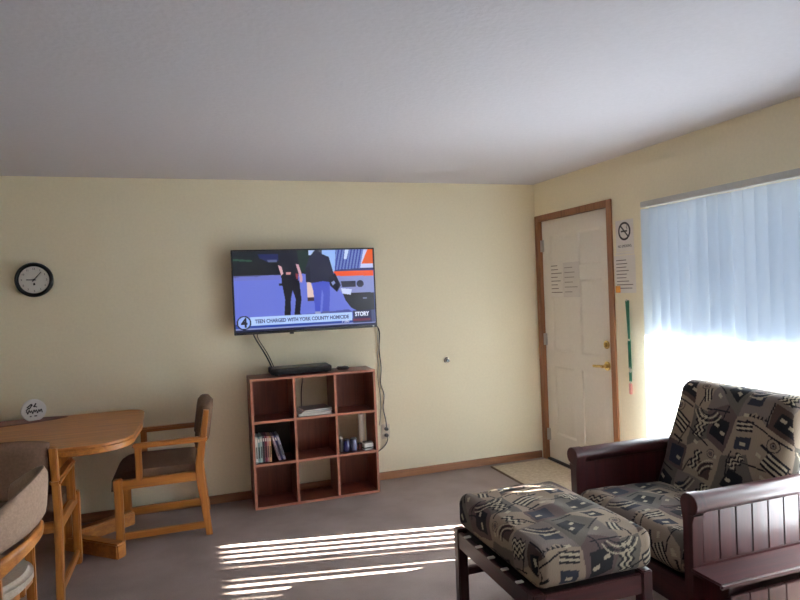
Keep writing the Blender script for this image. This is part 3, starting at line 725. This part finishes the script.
def cushion(name, parent, size, r, bulge, mtx, off=(0, 0), step=.004, wrinkle=.003, belly=.012, mat=None, edge_sag=0, seed=0, swap=False):
    lx, ly, lz = size; hx, hy, hz = lx/2, ly/2, lz/2
    nx, ny, nz = max(4, int(lx/step)), max(4, int(ly/step)), max(3, int(lz/step))
    Vs, Fs = [], []; base = 0
    def grid(A, B, fn, na, nb, flip):
        nonlocal base
        a = np.linspace(-1, 1, na+1); b_ = np.linspace(-1, 1, nb+1); aa, bb = np.meshgrid(a, b_)
        Vs.append(fn(aa, bb).reshape(-1, 3))
        idx = base+np.arange((na+1)*(nb+1)).reshape(nb+1, na+1)
        q = [idx[:-1, :-1], idx[:-1, 1:], idx[1:, 1:], idx[1:, :-1]]
        if flip: q = q[::-1]
        Fs.append(np.stack(q, -1).reshape(-1, 4)); base += (na+1)*(nb+1)
    st = lambda *a: np.stack(a, -1)
    for s in (1, -1):
        grid(0, 0, lambda a, b_: st(a*hx, b_*hy, s*hz+0*a), nx, ny, s < 0)
        grid(0, 0, lambda a, b_: st(a*hx, s*hy+0*a, b_*hz), nx, nz, s > 0)
        grid(0, 0, lambda a, b_: st(s*hx+0*a, a*hy, b_*hz), ny, nz, s < 0)
    Vv = np.concatenate(Vs); Ff = np.concatenate(Fs)
    inner = np.array([hx-r, hy-r, hz-min(r, hz*.98)])
    c = np.clip(Vv, -inner, inner); d = Vv-c; n = np.linalg.norm(d, axis=1, keepdims=True); n[n == 0] = 1
    rz = np.array([r, r, min(r, hz*.98)])
    Pp = c+d/n*rz
    u, v = Vv[:, 0], Vv[:, 1]; drop = hz-Vv[:, 2]
    U = u+np.where(abs(Vv[:, 0]) > hx-1e-6, np.sign(u)*drop, 0); Vt = v+np.where((abs(Vv[:, 1]) > hy-1e-6), np.sign(v)*drop, 0)
    fx, fy = np.clip(Pp[:, 0]/hx, -1, 1), np.clip(Pp[:, 1]/hy, -1, 1)
    dome = (1-fx**2)*(1-fy**2)
    top = np.clip((Pp[:, 2]+hz)/lz, 0, 1)
    Pp[:, 2] += bulge*np.sqrt(np.clip(dome, 0, 1))*top
    Pp[:, 2] += wrinkle*(np.sin(U*23+seed)*np.sin(Vt*19+seed*2)+.6*np.sin(U*41+Vt*13+seed))*top
    side = 1-np.abs(Pp[:, 2]/hz).clip(0, 1)
    Pp[:, 0] += np.sign(fx)*(np.abs(fx) > .9)*side*belly; Pp[:, 1] += np.sign(fy)*(np.abs(fy) > .9)*side*belly
    cols = pattern(Vt+off[0], U+off[1]) if swap else pattern(U+off[0], Vt+off[1])
    hom = np.c_[Pp, np.ones(len(Pp))] @ np.array(mtx).T
    o = pyobj(name, hom[:, :3].tolist(), Ff.tolist(), mat or M['fabric_jazz'], parent, cols)
    bm = bmesh.new(); bm.from_mesh(o.data); bmesh.ops.remove_doubles(bm, verts=bm.verts[:], dist=1e-5); bm.to_mesh(o.data); bm.free()
    for p in o.data.polygons: p.use_smooth = True
    return o

# ------------------------------------------------------------------ ottoman
OX0, OX1, OY0, OY1 = -1.715, -1.175, -2.737, -1.995
OZ = .36
ot = thing('ottoman', 'printed cushion ottoman on a dark mahogany frame in front of the armchair', 'ottoman', ((OX0+OX1)/2, (OY0+OY1)/2, 0))
lw = .05
for sx in (0, 1):
    for sy in (0, 1):
        x = OX0 if sx == 0 else OX1-lw; y = OY0 if sy == 0 else OY1-lw
        b = MB(); b.box(x, x+lw, y, y+lw, 0, OZ, .005); wpart('leg', b, M['maho_z'], ot)
for y in (OY0, OY1-.028):
    b = MB(); b.box(OX0+lw, OX1-lw, y+.004, y+.024, OZ-.09, OZ-.01, .004); wpart('rail', b, M['maho_x'], ot)
for x in (OX0, OX1-.028):
    b = MB(); b.box(x+.004, x+.024, OY0+lw, OY1-lw, OZ-.09, OZ-.01, .004); wpart('rail', b, M['maho_y'], ot)
b = MB(); b.box(OX0+lw, OX1-lw, OY1-.04, OY1-.012, .13, .165, .004); wpart('stretcher', b, M['maho_x'], ot)
b = MB(); b.box(OX0+.024, OX1-.024, OY0+.024, OY1-.024, OZ-.05, OZ-.02); wpart('cushion_platform', b, M['dark'], ot)
for q in range(5):
    y = lerp(OY1-.13, OY0+.13, q/4); b = MB(); b.box(OX0-.002, OX0+.03, y-.009, y+.009, OZ-.009, OZ-.002, .002); wpart('slat_end', b, M['white'], ot)
cx, cy = (OX0+OX1)/2, (OY0+OY1)/2
cushion('cushion', ot, (OX1-OX0-.004, OY1-OY0-.002, .155), .045, .022, Matrix.Translation((.018, 0, OZ+.0775)), belly=.0, off=(.33, .18), seed=1)

# ------------------------------------------------------------------ futon armchair
ac = thing('armchair', 'wide mahogany armchair with abstract printed cushions in front of the window', 'armchair', (-.55, -2.345, 0))
AX0, AX1 = -1.0, -.115
def arm(yi, s):
    """s=+1: far arm (scroll rolls to +y), s=-1: near arm. yi is the inner face."""
    th = .045; y0, y1 = yi, yi+s*th
    b = MB(); b.box(AX0+.03, AX1, y0+s*.008, y1-s*.008, .30, .60, .002)
    n = 9; x = AX0+.06; w = (AX1-.03-x)/n
    for i in range(n): b.box(x+i*w+.0012, x+(i+1)*w-.0012, y0+s*.012, y1-s*.003, .352, .597, .003)
    wpart('arm_panel', b, M['maho_z'], ac)
    # front post with a scroll profile in the y-z plane
    pr = [(0, 0), (0, .525)]
    for k in range(13):
        a = math.radians(180-k*22.5); pr.append((.035+.047*math.cos(a)*1.0, .60+.045*math.sin(a)))
    pr += [(.062, .555), (.052, .525), (.045, 0)]
    prof = [(yi-ac.location.y+s*(p[0]), p[1]) for p in pr]
    m = Matrix(((0, 0, 1, 0), (1, 0, 0, 0), (0, 1, 0, 0), (0, 0, 0, 1)))
    b = MB(); b.prism(prof, AX0-ac.location.x, AX0+.055-ac.location.x, .004, m); obj('front_post', b, M['maho_z'], ac, 50)
    b = MB(); b.prism([(yi-ac.location.y+s*p[0], p[1]) for p in pr[1:-1]], AX0+.05-ac.location.x, AX1-ac.location.x, 0, m)
    top = [(yi-ac.location.y+s*(.035+.043*math.cos(t)), .60+.041*math.sin(t)) for t in [2*PI*i/28 for i in range(28)]]
    b.b.free(); b = MB(); b.prism(top, AX0+.05-ac.location.x, AX1-ac.location.x, 0, m); obj('arm_rail', b, M['maho_x'], ac, 50)
    b = MB(); b.box(AX1-.05, AX1, y0, y1, 0, .585, .004); wpart('rear_post', b, M['maho_z'], ac)
    b = MB(); b.box(AX0+.05, AX1-.05, y0+s*.004, y1-s*.004, .10, .352, .003); wpart('lower_rail', b, M['maho_x'], ac)
YFAR, YNEAR = -1.975, -2.715
arm(YFAR, 1); arm(YNEAR, -1)
# magazine pocket on the outer side of the near arm
yo = YNEAR-.045
b = MB(); b.box(AX0-.015, AX1, yo-.0005, yo-.16, .322, .346, .007, 3); wpart('side_ledge', b, M['maho_x'], ac)
for xe in (AX0+.05, AX1-.02):
    b = MB(); b.box(xe, xe+.02, yo, yo-.13, .03, .322, .002); wpart('pocket_end', b, M['maho_z'], ac)
b = MB(); b.box(AX0+.04, AX1, yo-.13, yo-.15, .03, .05, .002); n = 9; w = (AX1-AX0-.04)/n
for i in range(n): b.box(AX0+.04+i*w+.001, AX0+.04+(i+1)*w-.001, yo-.132, yo-.15, .045, .285, .003)
b.box(AX0+.04, AX1, yo-.13, yo-.145, .05, .278); wpart('pocket_front', b, M['maho_z'], ac)
b = MB(); b.box(AX0+.07, AX1-.02, yo, yo-.13, .03, .045); wpart('pocket_floor', b, M['maho_x'], ac)
# seat frame
b = MB(); b.box(AX0+.01, AX0+.035, YFAR, YNEAR, .14, .262, .003); wpart('front_rail', b, M['maho_y'], ac)
b = MB(); b.box(AX1-.03, AX1-.005, YFAR, YNEAR, .14, .262, .003); wpart('rear_rail', b, M['maho_y'], ac)
b = MB(); b.box(AX0+.035, AX1-.03, YFAR, YNEAR, .235, .262); wpart('seat_platform', b, M['dark'], ac)
def rel(x, y, z): return Matrix.Translation((x-ac.location.x, y-ac.location.y, z))
yc = (YFAR+YNEAR)/2
cushion('seat_cushion', ac, (.62, .73, .16), .055, .022, rel(-.70, yc, .264+.08) @ Matrix.Rotation(math.radians(3), 4, 'Y'), off=(.12, .44), seed=3)
# reclined back: slatted frame and cushion
lean = math.radians(69)
bx, bzz = -.395, .345
Bm = rel(bx, yc, bzz) @ Matrix.Rotation(-lean, 4, 'Y')
b = MB()
for q in range(2):
    y = (.345 if q == 0 else -.345); b.box(-.04, .50, y-.02, y+.02, -.03, .0, .003, mat=Bm)
b.box(-.04, -.0, -.365, .365, -.03, 0, .003, mat=Bm); b.box(.46, .50, -.365, .365, -.03, 0, .003, mat=Bm)
obj('back_frame', b, M['maho_z'], ac)
for q in range(5):
    b = MB(); b.box(0, .46, -.27+q*.135-.025, -.27+q*.135+.025, -.026, -.008, .003, mat=Bm); obj('back_slat', b, M['maho_z'], ac)
cushion('back_cushion', ac, (.64, .72, .13), .06, .022, Bm @ Matrix.Translation((.295, .008, .066)), off=(.02, .2), seed=5, swap=True)
# a white magazine poking out of the pocket
o = thing('magazine', 'white magazine tucked in the side pocket of the armchair', 'magazine', (-.42, yo-.09, .046))
b = MB(); b.box(-.1, .1, -.006, .006, .0, .262, .001); obj('page_block', b, M['paper'], o)
b = MB(); b.box(-.101, .101, -.0075, -.006, .0, .263); obj('cover', b, M['paper_grey'], o)

# ------------------------------------------------------------------ dining table
TZt = .76
tb = thing('dining_table', 'honey oak dining table with rounded end against the left of the wall', 'table', (-4.05, -.59, 0))
out = []
def arc(cx, cy, r, a0, a1, n=10, ry=None):
    for i in range(n+1):
        a = math.radians(lerp(a0, a1, i/n)); out.append((cx+r*math.cos(a), cy+(ry or r)*math.sin(a)))
xr, xl, yn, yf = -3.20, -4.92, -1.13, -.065
arc(xr-.25, yn+.24, .25, -90, -12, 12, .24)
out.append((xr+.012, -.60))
arc(xr-.14, yf-.14, .14, 8, 90, 8)
arc(xl+.14, yf-.14, .14, 90, 180, 8)
arc(xl+.25, yn+.24, .25, 180, 270, 12, .24)
loc = tb.location
b = MB(); b.prism([(x-loc.x, y-loc.y) for x, y in out], TZt-.012, TZt, .004); obj('tabletop', b, M['oak_x'], tb, 50)
inn = [((x-loc.x)*.994, (y-loc.y)*.99) for x, y in out]
b = MB(); b.prism([((x-loc.x)*.998, (y-loc.y)*.996) for x, y in out], TZt-.052, TZt-.0125, .008); obj('edge_band', b, M['oak_y'], tb, 50)
px, py = -3.67, -.45
b = MB(); b.box(px-.05, px+.05, py-.07, py+.07, .05, TZt-.08, .006); wpart('pedestal', b, M['oak_z'], tb)
b = MB(); b.box(px-.05, px+.05, -.95, -.2, TZt-.11, TZt-.052, .006); wpart('cleat', b, M['oak_y'], tb)
b = MB(); b.bar((px+.02, py+.02, .045), (-3.31, -.170, .045), .07, .09, .008); wpart('foot', b, M['oak_x'], tb)
b = MB(); b.bar((px+.02, py-.02, .045), (-3.318, -.765, .045), .07, .09, .008); wpart('foot', b, M['oak_x'], tb)
p2x = -4.55
b = MB(); b.box(p2x-.05, p2x+.05, py-.07, py+.07, .05, TZt-.08, .006); wpart('pedestal', b, M['oak_z'], tb)
b = MB(); b.box(p2x-.05, p2x+.05, -.95, -.2, TZt-.11, TZt-.052, .006); wpart('cleat', b, M['oak_y'], tb)
b = MB(); b.bar((p2x-.02, py+.02, .045), (-4.87, -.135, .045), .07, .09, .008); wpart('foot', b, M['oak_x'], tb)
b = MB(); b.bar((p2x-.02, py-.02, .045), (-4.87, -.755, .045), .07, .09, .008); wpart('foot', b, M['oak_x'], tb)
b = MB(); b.box(p2x+.05, px-.05, py-.02, py+.02, .2, .29, .004); wpart('stretcher', b, M['oak_x'], tb)
# placemat and the round plaque
o = thing('placemat', 'dark plum oval table runner lying on the dining table', 'placemat', (-4.17, -.215, TZt), math.radians(11))
b = MB(); b.prism([(.50*math.cos(t), .115*math.sin(t)) for t in [2*PI*i/48 for i in range(48)]], .0003, .003, .001); obj('mat_weave', b, M['mat'], o)
b = MB(); b.prism([(.42*math.cos(t), .085*math.sin(t)) for t in [2*PI*i/48 for i in range(48)]], .003, .0034); obj('mat_centre', b, plain('plum_centre', srgb(124, 90, 86), .8), o)
pl = thing('table_plaque', 'round white plaque with dark brushed marks standing on the plum runner', 'plaque', (-3.87, -.165, TZt+.0036), math.radians(22))
r = .072; pts = [(r*math.cos(t), .065+r*math.sin(t)) for t in [math.radians(-64+308*i/40) for i in range(41)]]
Mx = Matrix.Rotation(PI/2, 4, 'X')
b = MB(); b.prism(pts, -.016, .016, .004, Mx); obj('disc', b, M['white'], pl)
def strokes(name, L):
    for p, q, w in L:
        b = MB(); b.bar((p[0], -.0165, p[1]), (q[0], -.0165, q[1]), w, .001, 0, (0, 1, 0)); obj(name, b, M['ink'], pl)
strokes('brush_stroke', [((-.04, .088), (-.012, .11), .008), ((-.028, .078), (-.008, .106), .007), ((.0, .088), (.012, .112), .008), ((-.004, .096), (.018, .086), .006), ((-.046, .07), (-.028, .086), .007)])
b = MB(); b.tube([(-.046+.0046*q, -.0172, .060+.010*math.sin(q*2.1)+.004*math.sin(q*5.3)) for q in range(21)], .0028, 6); obj('brush_script', b, M['ink'], pl)
strokes('small_mark', [((-.026, .03), (-.016, .03), .007), ((.0, .03), (.016, .03), .007)])

# ------------------------------------------------------------------ oak armchairs
def rounded_seat(sx, y0, y1, zt, th, drop):
    """seat pad whose front rolls down over the frame (front is +y)"""
    prof = [(y0, zt-th), (y0, zt-.02), (y0+.015, zt-.004), (y0+.06, zt), (y1-.13, zt+.004), (y1-.07, zt-.008), (y1-.03, zt-.035), (y1-.006, zt-.075), (y1, zt-drop), (y1-.02, zt-drop-.004), (y1-.05, zt-th)]
    n = 14; b = bmesh.new(); rings = []
    for i in range(n+1):
        t = 2*i/n-1; x = sx*t; e = 1-abs(t)**6*.35
        rings.append([b.verts.new((x, y, zt-th+(z-(zt-th))*e if z > zt-th else z)) for y, z in prof])
    k = len(prof)
    for a, c in zip(rings, rings[1:]):
        for j in range(k): b.faces.new((a[j], a[(j+1) % k], c[(j+1) % k], c[j]))
    b.faces.new(rings[0][::-1]); b.faces.new(rings[-1])
    return b
def back_pad(w, zlo, zhi, tilt_y, th, mtx=None, bow=.03):
    """upholstered back, bowed away from the sitter (towards -y); tilt_y(z) gives its centre line"""
    nx, nz = 14, 10; b = bmesh.new()
    ring = []
    def pt(i, j, s):
        t = 2*i/nx-1; f = j/nz; z = lerp(zlo, zhi, f) - .028*abs(t)**3*f
        e = max(0, 1-abs(t)**8)**.5 * max(.0, 1-abs(2*f-1)**8)**.5
        return (w/2*t, tilt_y(z)-bow*(1-t*t)+s*(.012+(th/2-.012)*e), z)
    A = [[b.verts.new(pt(i, j, 1)) for j in range(nz+1)] for i in range(nx+1)]
    B = [[b.verts.new(pt(i, j, -1)) for j in range(nz+1)] for i in range(nx+1)]
    for i in range(nx):
        for j in range(nz):
            b.faces.new((A[i][j], A[i+1][j], A[i+1][j+1], A[i][j+1])); b.faces.new((B[i][j], B[i][j+1], B[i+1][j+1], B[i+1][j]))
    for i in range(nx):
        b.faces.new((A[i][0], B[i][0], B[i+1][0], A[i+1][0])); b.faces.new((A[i][nz], A[i+1][nz], B[i+1][nz], B[i][nz]))
    for j in range(nz):
        b.faces.new((A[0][j], A[0][j+1], B[0][j+1], B[0][j])); b.faces.new((A[nx][j], B[nx][j], B[nx][j+1], A[nx][j+1]))
    return b
def oak_chair(label, loc, rotz, fab):
    c = thing('dining_armchair', label, 'chair', loc, rotz, 'oak armchairs around the dining table')
    hw_ = .245
    for s in (-1, 1):
        x = s*hw_
        b = MB(); b.box(x-.02, x+.02, .232, .282, 0, .425, .006); obj('front_leg', b, M['oak_z'], c)
        # rear post: splayed foot, upright at the seat, raked above
        side = [(-.285, 0), (-.245, 0), (-.195, .38), (-.195, .45), (-.262, .80), (-.294, .795), (-.245, .45), (-.248, .38)]
        m = Matrix(((0, 0, 1, 0), (1, 0, 0, 0), (0, 1, 0, 0), (0, 0, 0, 1)))
        b = MB(); b.prism(side, x-.018, x+.018, .004, m); obj('rear_post', b, M['oak_z'], c)
        b = MB(); b.box(x-.021, x+.021, .115, .155, .40, .612, .006); obj('arm_post', b, M['oak_z'], c)
        b = MB(); b.box(x-.025, x+.025, -.275, .165, .60, .632, .008); obj('arm', b, M['oak_y'], c)
        b = MB(); b.box(x-.012, x+.012, -.2, .235, .355, .415, .004); obj('seat_rail', b, M['oak_y'], c)
        b = MB(); b.box(x-.011, x+.011, -.255, .235, .045, .088, .004); obj('stretcher', b, M['oak_y'], c)
    b = MB(); b.box(-hw_+.02, hw_-.02, .236, .258, .345, .405, .004); obj('front_rail', b, M['oak_x'], c)
    b = MB(); b.box(-hw_+.018, hw_-.018, -.235, -.212, .355, .41, .004); obj('rear_rail', b, M['oak_x'], c)
    obj('seat_cushion', rounded_seat(hw_-.024, -.21, .30, .485, .075, .14), fab, c, 60)
    ty = lambda z: -.225-(z-.45)*.155
    obj('backrest', back_pad(2*hw_-.05+.012, .555, .85, lambda z: ty(z)+.022, .085), fab, c, 60)
    return c
oak_chair('oak armchair with brown seat at the right end of the table, seen side-on', (-3.085, -.348, 0), PI/2, M['fabric_brown'])
oak_chair('oak armchair with its brown back to the viewer, tucked under the table', (-3.80, -.985, 0), 0, M['fabric_brown'])

# curved-back chair at the lower left
bchair = thing('curved_back_chair', 'taupe oak chair with curved wrap-around back, nearest the viewer at lower left', 'chair', (-3.755, -1.90, 0), math.radians(95))
def U_path(R, span, n=28):
    p = []
    for i in range(n+1):
        a = -PI/2+math.radians(lerp(span, -span, i/n)); p.append((R*math.cos(a), R*math.sin(a), math.cos(a), math.sin(a)))
    return p
def band(R0, R1, L, z0, z1, th, nz=8):
    """wrap-around band; z0 / z1 are (height at the back, height at the arms) of its lower / upper edge"""
    b = bmesh.new(); prof = []
    for j in range(nz+1):
        f = j/nz; prof.append((f, th/2*(1-abs(2*f-1)**6*.75)))
    for j in range(nz, -1, -1):
        f = j/nz; prof.append((f, -th/2*(1-abs(2*f-1)**6*.75)))
    rings = []
    for (x0, y0, nx, ny), (x1, y1, _, _) in zip(U_path(R0, L), U_path(R1, L)):
        t = min(1, max(0, (y1+R1)/R1/.53))
        lo, hi = lerp(z0[0], z0[1], t), lerp(z1[0], z1[1], t)
        rings.append([b.verts.new((lerp(x0, x1, f)+nx*o, lerp(y0, y1, f)+ny*o, lerp(lo, hi, f))) for f, o in prof])
    k = len(prof)
    for a, c in zip(rings, rings[1:]):
        for j in range(k): b.faces.new((a[j], a[(j+1) % k], c[(j+1) % k], c[j]))
    b.faces.new(rings[0][::-1]); b.faces.new(rings[-1])
    return b
obj('backrest', band(.262, .280, 62, (.635, .585), (.845, .74), .045), M['fabric_taupe'], bchair, 60)
obj('back_rail', band(.255, .262, 62, (.565, .475), (.618, .56), .03), M['oak_x'], bchair, 60)
for (x, y) in ((.15, -.2), (-.195, -.135), (.18, .16), (-.18, .16)):
    b = MB(); b.box(x-.018, x+.018, y-.018, y+.018, 0, .57 if y < 0 else .40, .005); obj('leg', b, M['oak_z'], bchair)
b = MB(); b.bar((.15, -.2, .36), (-.195, -.135, .36), .024, .06, .004); b.box(-.18, .18, .148, .172, .33, .39, .004); b.box(-.015, .015, -.2, .16, .335, .385, .004); obj('seat_rail', b, M['oak_x'], bchair)
b = MB(); b.prism([(.25*math.cos(2*PI*i/48), .25*math.sin(2*PI*i/48)+.02) for i in range(48)], .385, .448, .02); obj('seat_cushion', b, M['fabric_light'], bchair, 60)

# ------------------------------------------------------------------ light
w = bpy.data.worlds.new('world'); scene.world = w; w.use_nodes = True
bg = w.node_tree.nodes['Background']; bg.inputs['Color'].default_value = (.68, .83, 1.0, 1); bg.inputs['Strength'].default_value = 2.8
sun = bpy.data.lights.new('sun', 'SUN'); so = bpy.data.objects.new('sun', sun); COL.objects.link(so)
sun.energy = 315; sun.angle = math.radians(.53); sun.color = (1, .935, .86)
so.location = (6, -3.5, 4); so.rotation_euler = Vector((-.978, .205, -.420)).to_track_quat('-Z', 'Y').to_euler()

vs = scene.view_settings
vs.view_transform = 'Standard'; vs.look = 'None'; vs.gamma = 1; vs.exposure = 0; vs.use_curve_mapping = False
scene.cycles.max_bounces = 16; scene.cycles.diffuse_bounces = 10; scene.cycles.transparent_max_bounces = 16
scene.cycles.use_denoising = True; scene.cycles.sample_clamp_indirect = 8
